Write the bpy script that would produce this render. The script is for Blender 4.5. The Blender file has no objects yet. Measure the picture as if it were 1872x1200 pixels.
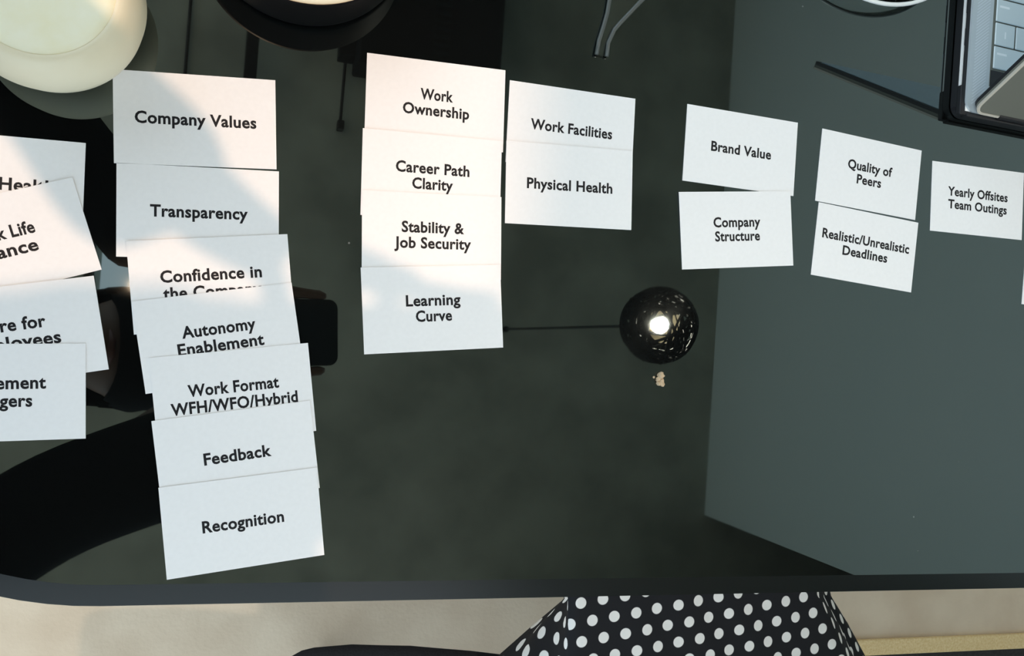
import bpy, bmesh, math, random
from mathutils import Vector, Matrix, Euler
R = math.radians
random.seed(7)
S = bpy.context.scene
COL = S.collection

# ------------------------------------------------------------------ camera
TZ = 0.75                                    # height of the table surface
cam_d = bpy.data.cameras.new('camera'); cam = bpy.data.objects.new('camera', cam_d)
COL.objects.link(cam); S.camera = cam
cam_d.sensor_fit = 'HORIZONTAL'; cam_d.sensor_width = 36.0
cam_d.lens = 1548.5015 / 1872 * 36.0
cam_d.clip_start = 0.002; cam_d.clip_end = 60
CAM = Matrix(((0.9552, -0.0726, -0.2868), (0.0671, 0.9973, -0.0290), (0.2882, 0.0085, 0.9575)))
CAMLOC = Vector((0, 0, 1.25163))
cam.matrix_world = Matrix.Translation(CAMLOC) @ CAM.to_4x4()

# ------------------------------------------------------------------ light and exposure
S.view_settings.view_transform = 'Standard'
try: S.view_settings.look = 'None'
except Exception: pass
S.view_settings.gamma = 1.0; S.view_settings.exposure = 0.21
S.view_settings.use_curve_mapping = False
W = bpy.data.worlds.new('daylight'); S.world = W; W.use_nodes = True
bg = W.node_tree.nodes['Background']
bg.inputs[0].default_value = (0.76, 0.92, 1.04, 1); bg.inputs[1].default_value = 1.6
sun_d = bpy.data.lights.new('sun', 'SUN'); sun = bpy.data.objects.new('sun', sun_d); COL.objects.link(sun)
sun_d.energy = 1.3; sun_d.color = (1.0, 0.62, 0.41); sun_d.angle = R(1.3)
sun.rotation_euler = Vector((0.12, -0.04, -1)).to_track_quat('-Z', 'Y').to_euler()
sun.location = (-1, 0.4, 8)
S.cycles.max_bounces = 8
S.cycles.sample_clamp_indirect = 6

# ------------------------------------------------------------------ materials
def mat(name, col, rough=0.6, metal=0.0, ior=None, emit=None, es=0.0, noise=None, spec=None, bump=None, trans=0.0, alpha=None):
    m = bpy.data.materials.new(name); m.use_nodes = True
    nt = m.node_tree; b = nt.nodes['Principled BSDF']
    b.inputs['Base Color'].default_value = (*col, 1); b.inputs['Roughness'].default_value = rough
    b.inputs['Metallic'].default_value = metal
    if ior: b.inputs['IOR'].default_value = ior
    if spec is not None: b.inputs['Specular IOR Level'].default_value = spec
    if trans: b.inputs['Transmission Weight'].default_value = trans
    if emit: b.inputs['Emission Color'].default_value = (*emit, 1); b.inputs['Emission Strength'].default_value = es
    tc = None
    if noise or bump:
        tc = nt.nodes.new('ShaderNodeTexCoord')
    if noise:                                   # (scale, second colour, low, high[, detail])
        n = nt.nodes.new('ShaderNodeTexNoise'); n.inputs['Scale'].default_value = noise[0]
        n.inputs['Detail'].default_value = noise[4] if len(noise) > 4 else 6
        nt.links.new(tc.outputs['Object'], n.inputs['Vector'])
        r = nt.nodes.new('ShaderNodeValToRGB')
        r.color_ramp.elements[0].position = noise[2]; r.color_ramp.elements[1].position = noise[3]
        r.color_ramp.elements[0].color = (*col, 1); r.color_ramp.elements[1].color = (*noise[1], 1)
        nt.links.new(n.outputs['Fac'], r.inputs['Fac']); nt.links.new(r.outputs['Color'], b.inputs['Base Color'])
    if bump:                                    # (scale, strength)
        n = nt.nodes.new('ShaderNodeTexNoise'); n.inputs['Scale'].default_value = bump[0]; n.inputs['Detail'].default_value = 4
        nt.links.new(tc.outputs['Object'], n.inputs['Vector'])
        bp = nt.nodes.new('ShaderNodeBump'); bp.inputs['Strength'].default_value = bump[1]; bp.inputs['Distance'].default_value = 0.002
        nt.links.new(n.outputs['Fac'], bp.inputs['Height']); nt.links.new(bp.outputs['Normal'], b.inputs['Normal'])
    return m

M = {}
M['concrete_floor'] = mat('concrete_floor', (0.64, 0.49, 0.345), 0.75, noise=(9, (0.74, 0.59, 0.43), 0.35, 0.65, 10), bump=(160, 0.25))
M['concrete'] = mat('concrete_ceiling', (0.30, 0.33, 0.29), 0.9, noise=(3.5, (0.46, 0.50, 0.44), 0.34, 0.64, 12))
M['wall_white'] = mat('white_wall', (0.70, 0.80, 0.79), 0.8, noise=(1.2, (0.75, 0.84, 0.83), 0.3, 0.7))
M['wall_grey'] = mat('grey_wall', (0.32, 0.33, 0.30), 0.85, noise=(2, (0.36, 0.37, 0.33), 0.3, 0.7))
M['wall_dark'] = mat('dark_green_wall', (0.10, 0.115, 0.10), 0.85, noise=(2, (0.13, 0.145, 0.13), 0.3, 0.7))
M['paper'] = mat('white_card_stock', (0.86, 0.86, 0.86), 0.65, spec=0.25, noise=(400, (0.88, 0.88, 0.88), 0.3, 0.7, 2))
M['ink'] = mat('black_ink', (0.012, 0.012, 0.014), 0.6, spec=0.2)
M['black_metal'] = mat('black_metal', (0.012, 0.013, 0.014), 0.4)
M['black_box'] = mat('black_paint', (0.010, 0.012, 0.014), 0.6, spec=0.2)
M['cream'] = mat('cream_ceramic', (0.82, 0.74, 0.53), 0.5, noise=(30, (0.85, 0.78, 0.58), 0.35, 0.7))
M['wax'] = mat('pale_cream_wax', (0.93, 0.87, 0.58), 0.5, noise=(45, (0.97, 0.95, 0.76), 0.3, 0.7))
M['cream_fill'] = mat('cream_filling', (0.93, 0.88, 0.66), 0.4)
M['black_gloss'] = mat('black_glazed', (0.0035, 0.0035, 0.004), 0.6, spec=0.08)
M['frost_edge'] = mat('frosted_edge', (0.13, 0.145, 0.135), 0.35, trans=0.4)
M['clear'] = mat('clear_glass', (0.97, 1.0, 0.99), 0.02, trans=1.0, ior=1.5)
M['white_rim'] = mat('white_rim', (0.85, 0.88, 0.86), 0.3)
M['silver'] = mat('sunlit_silver', (0.93, 0.91, 0.88), 0.4)  # whitened to stand in for sunlight on the laptop's side
M['deck'] = mat('grey_laptop_deck', (0.56, 0.60, 0.62), 0.45, metal=0.2)
M['grille'] = mat('speaker_grille', (0.66, 0.70, 0.73), 0.45)
M['thin_glass'] = mat('thin_glass', (0.97, 1.0, 0.99), 0.02, trans=1.0, ior=1.18)
M['key'] = mat('laptop_key', (0.66, 0.73, 0.74), 0.35)  # sky glare on dark keys put into this pale colour
M['key_ink'] = mat('key_legend', (0.92, 0.95, 0.95), 0.5)
M['shell'] = mat('black_shell', (0.012, 0.012, 0.014), 0.45, spec=0.4)
M['lid'] = mat('space_grey_lid', (0.16, 0.16, 0.13), 0.5, metal=0.1)
M['lid_edge'] = mat('pale_lid_edge', (0.55, 0.50, 0.42), 0.4)
M['screen'] = mat('laptop_screen', (0.02, 0.03, 0.04), 0.15)
M['lit_screen'] = mat('lit_laptop_screen', (0.02, 0.03, 0.04), 0.2, emit=(0.42, 0.66, 0.86), es=0.38)
M['cloth_black'] = mat('black_knit', (0.008, 0.008, 0.009), 0.95, spec=0.1, bump=(300, 0.3))
M['hair'] = mat('black_hair', (0.005, 0.0045, 0.0045), 0.9, spec=0.05, bump=(90, 0.5))
M['skin'] = mat('skin', (0.20, 0.11, 0.07), 0.55)
M['eye_white'] = mat('eye_white', (0.75, 0.73, 0.70), 0.3)
M['iris'] = mat('dark_iris', (0.02, 0.012, 0.008), 0.2)
M['lips'] = mat('lips', (0.20, 0.08, 0.06), 0.5)
M['phone'] = mat('phone_back', (0.010, 0.016, 0.019), 0.35, spec=0.4)
M['lens'] = mat('camera_lens', (0.004, 0.004, 0.006), 0.1)
M['seat_black'] = mat('black_upholstery', (0.020, 0.020, 0.022), 0.9, spec=0.15, bump=(500, 0.5))
M['rug'] = mat('dark_rug', (0.022, 0.018, 0.017), 0.95, noise=(200, (0.04, 0.034, 0.032), 0.3, 0.7), bump=(600, 0.8))
M['rug_edge'] = mat('tan_binding', (0.80, 0.55, 0.25), 0.85, noise=(250, (0.90, 0.67, 0.36), 0.35, 0.65), bump=(500, 0.6))
M['crumb'] = mat('tan_crumb', (0.50, 0.36, 0.22), 0.8, noise=(500, (0.62, 0.48, 0.32), 0.3, 0.7))
M['bulb'] = mat('glowing_bulb', (1, 0.95, 0.8), 0.4, emit=(1.0, 0.87, 0.74), es=2250.0)
M['light_shield'] = mat('dark_shield', (0.004, 0.0032, 0.0018), 0.8, spec=0.02)
M['wire'] = mat('black_wire', (0.006, 0.006, 0.006), 0.55, spec=0.12)
M['brass'] = mat('brass', (0.55, 0.42, 0.24), 0.35, metal=0.8)

def glass_table_mat():
    m = mat('black_glass', (0.003, 0.0035, 0.0035), 0.02, ior=2.12)
    nt = m.node_tree; b = nt.nodes['Principled BSDF']
    tc = nt.nodes.new('ShaderNodeTexCoord')
    v = nt.nodes.new('ShaderNodeTexVoronoi'); v.inputs['Scale'].default_value = 75     # specks of dust
    nt.links.new(tc.outputs['Object'], v.inputs['Vector'])
    r = nt.nodes.new('ShaderNodeValToRGB'); r.color_ramp.interpolation = 'LINEAR'
    r.color_ramp.elements[0].position = 0.035; r.color_ramp.elements[0].color = (0.16, 0.16, 0.15, 1)
    r.color_ramp.elements[1].position = 0.06; r.color_ramp.elements[1].color = (0.003, 0.0035, 0.0035, 1)
    nt.links.new(v.outputs['Distance'], r.inputs['Fac'])
    n2 = nt.nodes.new('ShaderNodeTexNoise'); n2.inputs['Scale'].default_value = 6; n2.inputs['Detail'].default_value = 3
    nt.links.new(tc.outputs['Object'], n2.inputs['Vector'])
    r2 = nt.nodes.new('ShaderNodeValToRGB')
    r2.color_ramp.elements[0].position = 0.56; r2.color_ramp.elements[1].position = 0.64
    nt.links.new(n2.outputs['Fac'], r2.inputs['Fac'])
    mx = nt.nodes.new('ShaderNodeMix'); mx.data_type = 'RGBA'
    mx.inputs[6].default_value = (0.003, 0.0035, 0.0035, 1)
    nt.links.new(r2.outputs['Color'], mx.inputs[0]); nt.links.new(r.outputs['Color'], mx.inputs[7])
    nt.links.new(mx.outputs[2], b.inputs['Base Color'])
    n3 = nt.nodes.new('ShaderNodeTexNoise'); n3.inputs['Scale'].default_value = 14; n3.inputs['Detail'].default_value = 5
    nt.links.new(tc.outputs['Object'], n3.inputs['Vector'])
    mr = nt.nodes.new('ShaderNodeMapRange')
    b.inputs['Specular Tint'].default_value = (0.86, 1.0, 0.96, 1)
    mr.inputs[1].default_value = 0.35; mr.inputs[2].default_value = 0.75; mr.inputs[3].default_value = 0.008; mr.inputs[4].default_value = 0.035
    nt.links.new(n3.outputs['Fac'], mr.inputs[0]); nt.links.new(mr.outputs[0], b.inputs['Roughness'])
    return m
M['glass'] = glass_table_mat()

M['ground_glass'] = mat('ground_glass_edge', (0.003, 0.005, 0.0048), 0.25, ior=1.5)
def polka_mat():
    # white dots printed on black cloth in a slightly skewed staggered lattice (cloth UVs in metres)
    m = mat('polka_dot_cloth', (0.016, 0.017, 0.020), 0.85, spec=0.2)
    nt = m.node_tree; b = nt.nodes['Principled BSDF']
    uv = nt.nodes.new('ShaderNodeUVMap'); uv.uv_map = 'cloth'
    sp = nt.nodes.new('ShaderNodeSeparateXYZ'); nt.links.new(uv.outputs[0], sp.inputs[0])
    ax, ay, bx, by = 0.0200, 0.0031, 0.0115, -0.0150
    det = ax * by - ay * bx
    def lin(p, q, off):
        a = nt.nodes.new('ShaderNodeMath'); a.operation = 'MULTIPLY'; nt.links.new(sp.outputs[0], a.inputs[0]); a.inputs[1].default_value = p
        c = nt.nodes.new('ShaderNodeMath'); c.operation = 'MULTIPLY_ADD'; nt.links.new(sp.outputs[1], c.inputs[0]); c.inputs[1].default_value = q
        nt.links.new(a.outputs[0], c.inputs[2])
        o = nt.nodes.new('ShaderNodeMath'); o.operation = 'ADD'; nt.links.new(c.outputs[0], o.inputs[0]); o.inputs[1].default_value = off
        f = nt.nodes.new('ShaderNodeMath'); f.operation = 'FRACT'; nt.links.new(o.outputs[0], f.inputs[0])
        g = nt.nodes.new('ShaderNodeMath'); g.operation = 'SUBTRACT'; nt.links.new(f.outputs[0], g.inputs[0]); g.inputs[1].default_value = 0.5
        return g
    s_ = lin(by / det, -bx / det, 0.1); t_ = lin(-ay / det, ax / det, 0.35)
    def comb(ca, cb):
        a = nt.nodes.new('ShaderNodeMath'); a.operation = 'MULTIPLY'; nt.links.new(s_.outputs[0], a.inputs[0]); a.inputs[1].default_value = ca
        c = nt.nodes.new('ShaderNodeMath'); c.operation = 'MULTIPLY_ADD'; nt.links.new(t_.outputs[0], c.inputs[0]); c.inputs[1].default_value = cb
        nt.links.new(a.outputs[0], c.inputs[2]); return c
    X = comb(ax, bx); Y = comb(ay, by)
    cb = nt.nodes.new('ShaderNodeCombineXYZ'); nt.links.new(X.outputs[0], cb.inputs[0]); nt.links.new(Y.outputs[0], cb.inputs[1])
    ln = nt.nodes.new('ShaderNodeVectorMath'); ln.operation = 'LENGTH'; nt.links.new(cb.outputs[0], ln.inputs[0])
    rr = nt.nodes.new('ShaderNodeMapRange'); rr.inputs[1].default_value = 0.0046; rr.inputs[2].default_value = 0.0051
    rr.inputs[3].default_value = 1; rr.inputs[4].default_value = 0
    nt.links.new(ln.outputs['Value'], rr.inputs[0])
    mx = nt.nodes.new('ShaderNodeMix'); mx.data_type = 'RGBA'
    mx.inputs[6].default_value = (0.016, 0.017, 0.020, 1); mx.inputs[7].default_value = (0.90, 0.90, 0.88, 1)
    nt.links.new(rr.outputs[0], mx.inputs[0]); nt.links.new(mx.outputs[2], b.inputs['Base Color'])
    return m
M['polka'] = polka_mat()

# ------------------------------------------------------------------ builders
def obj(name, bm, m, parent=None, smooth=False, loc=None):
    me = bpy.data.meshes.new(name)
    bm.normal_update(); bm.to_mesh(me); bm.free()
    if smooth:
        for p in me.polygons: p.use_smooth = True
    o = bpy.data.objects.new(name, me); COL.objects.link(o)
    for x in (m if isinstance(m, (list, tuple)) else [m]): me.materials.append(M[x])
    if parent: o.parent = parent
    if loc is not None: o.location = loc
    return o
def auto_smooth(o, ang=40):
    for p in o.data.polygons: p.use_smooth = True
    try: o.data.set_sharp_from_angle(angle=R(ang))
    except Exception: pass
    return o
def tag(o, label, cat, group=None):
    o['label'] = label; o['category'] = cat
    if group: o['group'] = group
    return o
def struct(o): o['kind'] = 'structure'; return o
def thing(name, label, cat, loc=(0, 0, 0), rotz=0, group=None):
    o = bpy.data.objects.new(name, None); COL.objects.link(o)
    o.location = loc; o.rotation_euler = (0, 0, rotz); o.empty_display_size = 0.05
    return tag(o, label, cat, group)
def box(bm, x0, x1, y0, y1, z0, z1, bevel=0, seg=2, M4=None):
    g = bmesh.ops.create_cube(bm, size=1)
    vs = g['verts']
    for v in vs:
        v.co = Vector(((x0 + x1) / 2 + v.co.x * (x1 - x0), (y0 + y1) / 2 + v.co.y * (y1 - y0), (z0 + z1) / 2 + v.co.z * (z1 - z0)))
    if bevel:
        es = list({e for v in vs for e in v.link_edges})
        r = bmesh.ops.bevel(bm, geom=es, offset=bevel, segments=seg, affect='EDGES', profile=0.5)
        vs = list({v for f in r['faces'] for v in f.verts} | {v for v in vs if v.is_valid})
    if M4 is not None: bmesh.ops.transform(bm, matrix=M4, verts=vs)
    return vs
def lathe(bm, prof, n=64, centre=(0, 0, 0), cap0=True, cap1=True):
    cx, cy, cz = centre; rings = []
    for r, z in prof:
        if r < 1e-6: rings.append([bm.verts.new((cx, cy, cz + z))])
        else: rings.append([bm.verts.new((cx + r * math.cos(2 * math.pi * k / n), cy + r * math.sin(2 * math.pi * k / n), cz + z)) for k in range(n)])
    for a, b in zip(rings, rings[1:]):
        for k in range(n):
            k2 = (k + 1) % n
            if len(a) == 1 and len(b) == 1: continue
            if len(a) == 1: bm.faces.new((a[0], b[k2], b[k]))
            elif len(b) == 1: bm.faces.new((a[k], a[k2], b[0]))
            else: bm.faces.new((a[k], a[k2], b[k2], b[k]))
    if cap0 and len(rings[0]) > 1: bm.faces.new(list(reversed(rings[0])))
    if cap1 and len(rings[-1]) > 1: bm.faces.new(rings[-1])
    bmesh.ops.recalc_face_normals(bm, faces=bm.faces[:])
def tube(bm, pts, rad, n=10, cap=True):
    pts = [Vector(p) for p in pts]; rads = rad if isinstance(rad, (list, tuple)) else [rad] * len(pts)
    rings = []; prev = None
    for i, p in enumerate(pts):
        t = (pts[min(i + 1, len(pts) - 1)] - pts[max(i - 1, 0)]).normalized()
        if prev is None:
            a = Vector((0, 0, 1)) if abs(t.z) < 0.9 else Vector((1, 0, 0))
            u = t.cross(a).normalized()
        else: u = (prev - t * prev.dot(t)).normalized()
        prev = u; w = t.cross(u)
        rings.append([bm.verts.new(p + rads[i] * (u * math.cos(2 * math.pi * k / n) + w * math.sin(2 * math.pi * k / n))) for k in range(n)])
    for a, b in zip(rings, rings[1:]):
        for k in range(n): bm.faces.new((a[k], a[(k + 1) % n], b[(k + 1) % n], b[k]))
    if cap: bm.faces.new(list(reversed(rings[0]))); bm.faces.new(rings[-1])
    bmesh.ops.recalc_face_normals(bm, faces=bm.faces[:])
def prism(bm, outline, z0, z1):
    a = [bm.verts.new((x, y, z0)) for x, y in outline]; b = [bm.verts.new((x, y, z1)) for x, y in outline]
    n = len(a)
    bm.faces.new(list(reversed(a))); bm.faces.new(b)
    for k in range(n): bm.faces.new((a[k], a[(k + 1) % n], b[(k + 1) % n], b[k]))
    bmesh.ops.recalc_face_normals(bm, faces=bm.faces[:])
def rounded(x0, x1, y0, y1, r, n=10):
    out = []
    for cx, cy, a0 in ((x1 - r, y1 - r, 0), (x0 + r, y1 - r, 90), (x0 + r, y0 + r, 180), (x1 - r, y0 + r, 270)):
        for k in range(n + 1):
            a = R(a0 + 90 * k / n); out.append((cx + r * math.cos(a), cy + r * math.sin(a)))
    return out

# ------------------------------------------------------------------ the setting
HC = 3.6
YB = 2.05                                     # unseen back wall, added to darken the ceiling towards the right
b = bmesh.new(); box(b, -7.0, 4.2, -5.0, 6.0, -0.1, 0); struct(obj('floor', b, 'concrete_floor'))
b = bmesh.new()                                   # ceiling slab with an added, unseen hole that lets sun on to the left cards
hx0, hx1, hy0, hy1 = -0.58, -0.19, -0.06, 0.34
for x0, x1, y0, y1 in ((-1.5, hx0, -1.15, 3.6), (hx1, 2.1, -1.15, 3.6), (2.1, 4.2, -1.3, 3.6), (hx0, hx1, -1.15, hy0), (hx0, hx1, hy1, 3.6)):
    box(b, x0, x1, y0, y1, HC, HC + 0.15)
struct(obj('ceiling', b, 'concrete'))
b = bmesh.new(); box(b, 1.95, 2.10, -0.66, YB, 0, HC); struct(obj('wall_right', b, 'wall_white'))
b = bmesh.new(); box(b, 4.2, 4.35, -2.4, 3.6, 0, HC); struct(obj('wall_far', b, 'wall_grey'))
b = bmesh.new(); box(b, 0.95, 4.2, -1.30, -1.15, 0, HC); struct(obj('wall_front', b, 'wall_grey'))
b = bmesh.new(); box(b, 0.2, 4.2, YB, YB + 0.15, 0, HC); struct(obj('wall_back', b, 'wall_dark'))
b = bmesh.new()                                   # black lining of the added sun hole
for x0, x1, y0, y1 in ((hx0 - .03, hx0, hy0 - .03, hy1 + .03), (hx1, hx1 + .03, hy0 - .03, hy1 + .03), (hx0, hx1, hy0 - .03, hy0), (hx0, hx1, hy1, hy1 + .03)):
    box(b, x0, x1, y0, y1, HC - 0.006, HC + 0.02)
struct(obj('trim_1', b, 'black_metal'))

# things fixed under the ceiling, seen reflected in the table
b = bmesh.new(); box(b, -0.116, -0.072, 0.86, 3.2, 3.46, 3.52, 0.004)
o = tag(obj('cable_tray', b, 'black_box'), 'narrow black cable tray running under the concrete ceiling, reflected above the top left card column', 'cable tray')
bb = bmesh.new()
bb.free()
for y in (1.0, 2.0, 3.0):
    bb = bmesh.new(); tube(bb, [(-0.093, y, 3.519), (-0.093, y, 3.6)], 0.006); obj('hanger', bb, 'black_metal', o)
b = bmesh.new(); tube(b, [(-0.325, 0.84, 3.588), (-0.325, 1.6, 3.588), (-0.325, 3.0, 3.588)], 0.006); tag(obj('conduit', b, 'black_metal'), 'thin dark conduit on the ceiling left of the cable tray', 'conduit')
vb = thing('ventilation_unit', 'large black box unit hung under the ceiling, reflected above the tallest middle card column', 'ventilation unit', (0.56, 1.45, 3.6))
b = bmesh.new(); box(b, -0.285, 0.255, -0.43, 0.45, -0.26, -0.05, 0.01); obj('housing', b, 'black_box', vb)
b = bmesh.new()
for k in range(9): box(b, -0.01, 0.05, -0.36 + k * 0.03, -0.345 + k * 0.03, -0.264, -0.258)
obj('grille', b, 'phone', vb)
for sx in (-0.24, 0.21):
    b = bmesh.new(); box(b, sx - .01, sx + .01, -0.35, -0.33, -0.06, 0); obj('hanger', b, 'black_metal', vb)
sp = thing('ceiling_spotlight', 'small black spotlight with thin conduit on the ceiling beside the black box unit', 'spotlight', (0.25, 1.10, 3.6))
b = bmesh.new(); box(b, -0.035, 0.035, -0.035, 0.035, -0.16, -0.06, 0.006); obj('lamp_head', b, 'black_box', sp)
b = bmesh.new(); tube(b, [(0, 0, -0.08), (0, 0, 0)], 0.012); obj('stem', b, 'black_metal', sp)
b = bmesh.new(); tube(b, [(0, -0.02, -0.03), (-0.003, -0.26, -0.03)], 0.006); obj('conduit', b, 'black_metal', sp)
b = bmesh.new(); box(b, -0.014, 0.012, -0.285, -0.25, -0.05, 0, .004); obj('junction_box', b, 'black_metal', sp)

# ------------------------------------------------------------------ pendant lamp (seen in the table as a reflection)
pl = thing('pendant_lamp', 'round black woven wire pendant lamp with a glowing bulb, mirrored in the table', 'lamp', (0.968, 0.094, 2.19))
b = bmesh.new(); RB = 0.098
rr = random.Random(11)
for k in range(64):
    ax = Vector((rr.gauss(0, 1), rr.gauss(0, 1), rr.gauss(0, 1))).normalized()
    q = Vector((0, 0, 1)).rotation_difference(ax).to_matrix()
    off = rr.uniform(-0.62, 0.62) * RB
    rad = math.sqrt(RB * RB - off * off) * rr.uniform(0.97, 1.0); w = rr.uniform(0.0016, 0.0042)
    n = 40; ring = []
    opening = Vector((-0.42, -0.03, -0.90)).normalized()
    if k > 8 and abs(math.acos(max(-1, min(1, ax.dot(opening)))) - math.acos(off / RB)) < R(11): off = off * 0.3 if abs(ax.dot(opening)) > 0.35 else 0.55 * RB
    rad = math.sqrt(RB * RB - off * off) * rr.uniform(0.97, 1.0)
    a0 = rr.uniform(0, 6.28)
    for i in range(n):
        a = a0 + 2 * math.pi * i / n
        ring.append([b.verts.new(q @ Vector((r_ * math.cos(a), r_ * math.sin(a), z_))) for r_, z_ in ((rad, off - w), (rad, off + w), (rad - .0016, off + w), (rad - .0016, off - w))])
    for i in range(n):
        p0, p1 = ring[i], ring[(i + 1) % n]
        for j in range(4): b.faces.new((p0[j], p1[j], p1[(j + 1) % 4], p0[(j + 1) % 4]))
bmesh.ops.recalc_face_normals(b, faces=b.faces[:])
obj('lamp_shade', b, 'wire', pl)
b = bmesh.new(); bmesh.ops.create_uvsphere(b, u_segments=32, v_segments=16, radius=0.021)
b2 = bmesh.new(); lathe(b2, [(0.046, -0.032), (0.0475, -0.010), (0.042, 0.016), (0.030, 0.034), (0.012, 0.044), (0.012, 0.047), (0.033, 0.037), (0.0445, 0.018), (0.050, -0.010), (0.048, -0.033), (0.046, -0.032)], 40, cap0=False, cap1=False); obj('light_shield', b2, 'light_shield', pl, True)  # dark shield added round the bulb to keep its light off ceiling and walls
obj('bulb', b, 'bulb', pl, True, (0, 0, -0.005))
b = bmesh.new(); lathe(b, [(0.012, 0.012), (0.016, 0.018), (0.016, 0.05), (0.008, 0.062)], 24); obj('socket', b, 'brass', pl, True)
b = bmesh.new(); tube(b, [(0, 0, 0.055), (0, 0, 1.40)], 0.0045, 8); obj('cord', b, 'black_metal', pl)
b = bmesh.new(); lathe(b, [(0.012, 1.37), (0.012, 1.385), (0.012, 1.41)], 32); obj('ceiling_rose', b, 'black_metal', pl)

# ------------------------------------------------------------------ table
tb = thing('table', 'long black glass table with rounded corners under all the white cards', 'table', (0.5, 0.22, 0))
def off(p): return [(x - 0.5, y - 0.22) for x, y in p]
TX0, TX1, TY0, TY1 = -0.27, 1.45, -0.1512, 0.60
b = bmesh.new()
o1 = off(rounded(TX0, TX1, TY0, TY1, 0.20, 24)); i1 = off(rounded(TX0 + .0115, TX1 - .0115, TY0 + .0115, TY1 - .0115, 0.1885, 24))
lev = [(o1, TZ - 0.012), (o1, TZ - 0.0005), (i1, TZ)]
rings = [[b.verts.new((x, y, z)) for x, y in o_] for o_, z in lev]
n = len(o1)
for p, q in zip(rings, rings[1:]):
    for k in range(n): b.faces.new((p[k], p[(k + 1) % n], q[(k + 1) % n], q[k]))
b.faces.new(list(reversed(rings[0]))); b.faces.new(rings[-1])
bmesh.ops.recalc_face_normals(b, faces=b.faces[:])
obj('tabletop', b, ['glass', 'ground_glass'], tb)
tb.children[-1].data.polygons.foreach_set('material_index', [1 if 0.9 < p.normal.z < 0.99995 else 0 for p in tb.children[-1].data.polygons])
b = bmesh.new()
for x0, x1, y0, y1 in ((-0.6, 0.8, -0.02, 0.02), (-0.6, -0.56, -0.24, 0.24), (0.76, 0.8, -0.24, 0.24)):
    box(b, x0, x1, y0, y1, TZ - 0.045, TZ - 0.0125)
obj('underframe', b, 'black_metal', tb)
for sx in (-0.58, 0.78):
    for sy in (-0.22, 0.22):
        b = bmesh.new(); box(b, sx - .02, sx + .02, sy - .02, sy + .02, 0, TZ - 0.046, 0.003); obj('leg', b, 'black_metal', tb)

# ------------------------------------------------------------------ cards
CW, CH, CT = 0.085, 0.0510, 0.00032
font = None
def text_mesh(s, width, cap=None):
    cu = bpy.data.curves.new('t', 'FONT'); cu.body = s; cu.align_x = 'CENTER'; cu.align_y = 'CENTER'
    cu.size = 1.0; cu.offset = 0.028; cu.extrude = 0.0; cu.resolution_u = 3; cu.space_character = 1.05
    o = bpy.data.objects.new('t', cu); COL.objects.link(o)
    bpy.context.view_layer.update()
    me = bpy.data.meshes.new_from_object(o.evaluated_get(bpy.context.evaluated_depsgraph_get()))
    bpy.data.objects.remove(o); bpy.data.curves.remove(cu)
    xs = [v.co.x for v in me.vertices]
    w0 = max(xs) - min(xs); cx = (max(xs) + min(xs)) / 2
    return me, w0, cx
def make_card(spec):
    key, x, y, t, tilt, lines, label = spec
    name = 'printed_card'
    b = bmesh.new(); box(b, -CW / 2, CW / 2, -CH / 2, CH / 2, 0, CT)
    c = obj(name, b, 'paper')
    # a card that overlaps its neighbour leans on it with its upper edge
    a = math.atan2(tilt, CH)
    c.location = (x, y, TZ + 0.00012 + tilt / 2); c.rotation_euler = Euler((a, 0, t), 'XYZ')
    c.rotation_euler = (Matrix.Rotation(t, 3, 'Z') @ Matrix.Rotation(a, 3, 'X')).to_euler()
    tag(c, label, 'card', 'white printed cards on the table')
    if lines:
        tm = bmesh.new(); FS = 0.0092; pitch = 0.0094
        for i, (s, w) in enumerate(lines):
            me, w0, cx = text_mesh(s, w)
            t2 = bmesh.new(); t2.from_mesh(me); bpy.data.meshes.remove(me)
            yy = (len(lines) - 1) / 2 * pitch - i * pitch
            for v in t2.verts:
                v.co = Vector(((v.co.x - cx) * w / w0, (v.co.y + 0.0) * FS + yy, CT + 0.00006))
            for f in t2.faces:
                if f.normal.z < 0: f.normal_flip()
            tmp = bpy.data.meshes.new('tmp'); t2.to_mesh(tmp); t2.free(); tm.from_mesh(tmp); bpy.data.meshes.remove(tmp)
        obj('printed_text', tm, 'ink', c)
    return c
T = 0.0008
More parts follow.
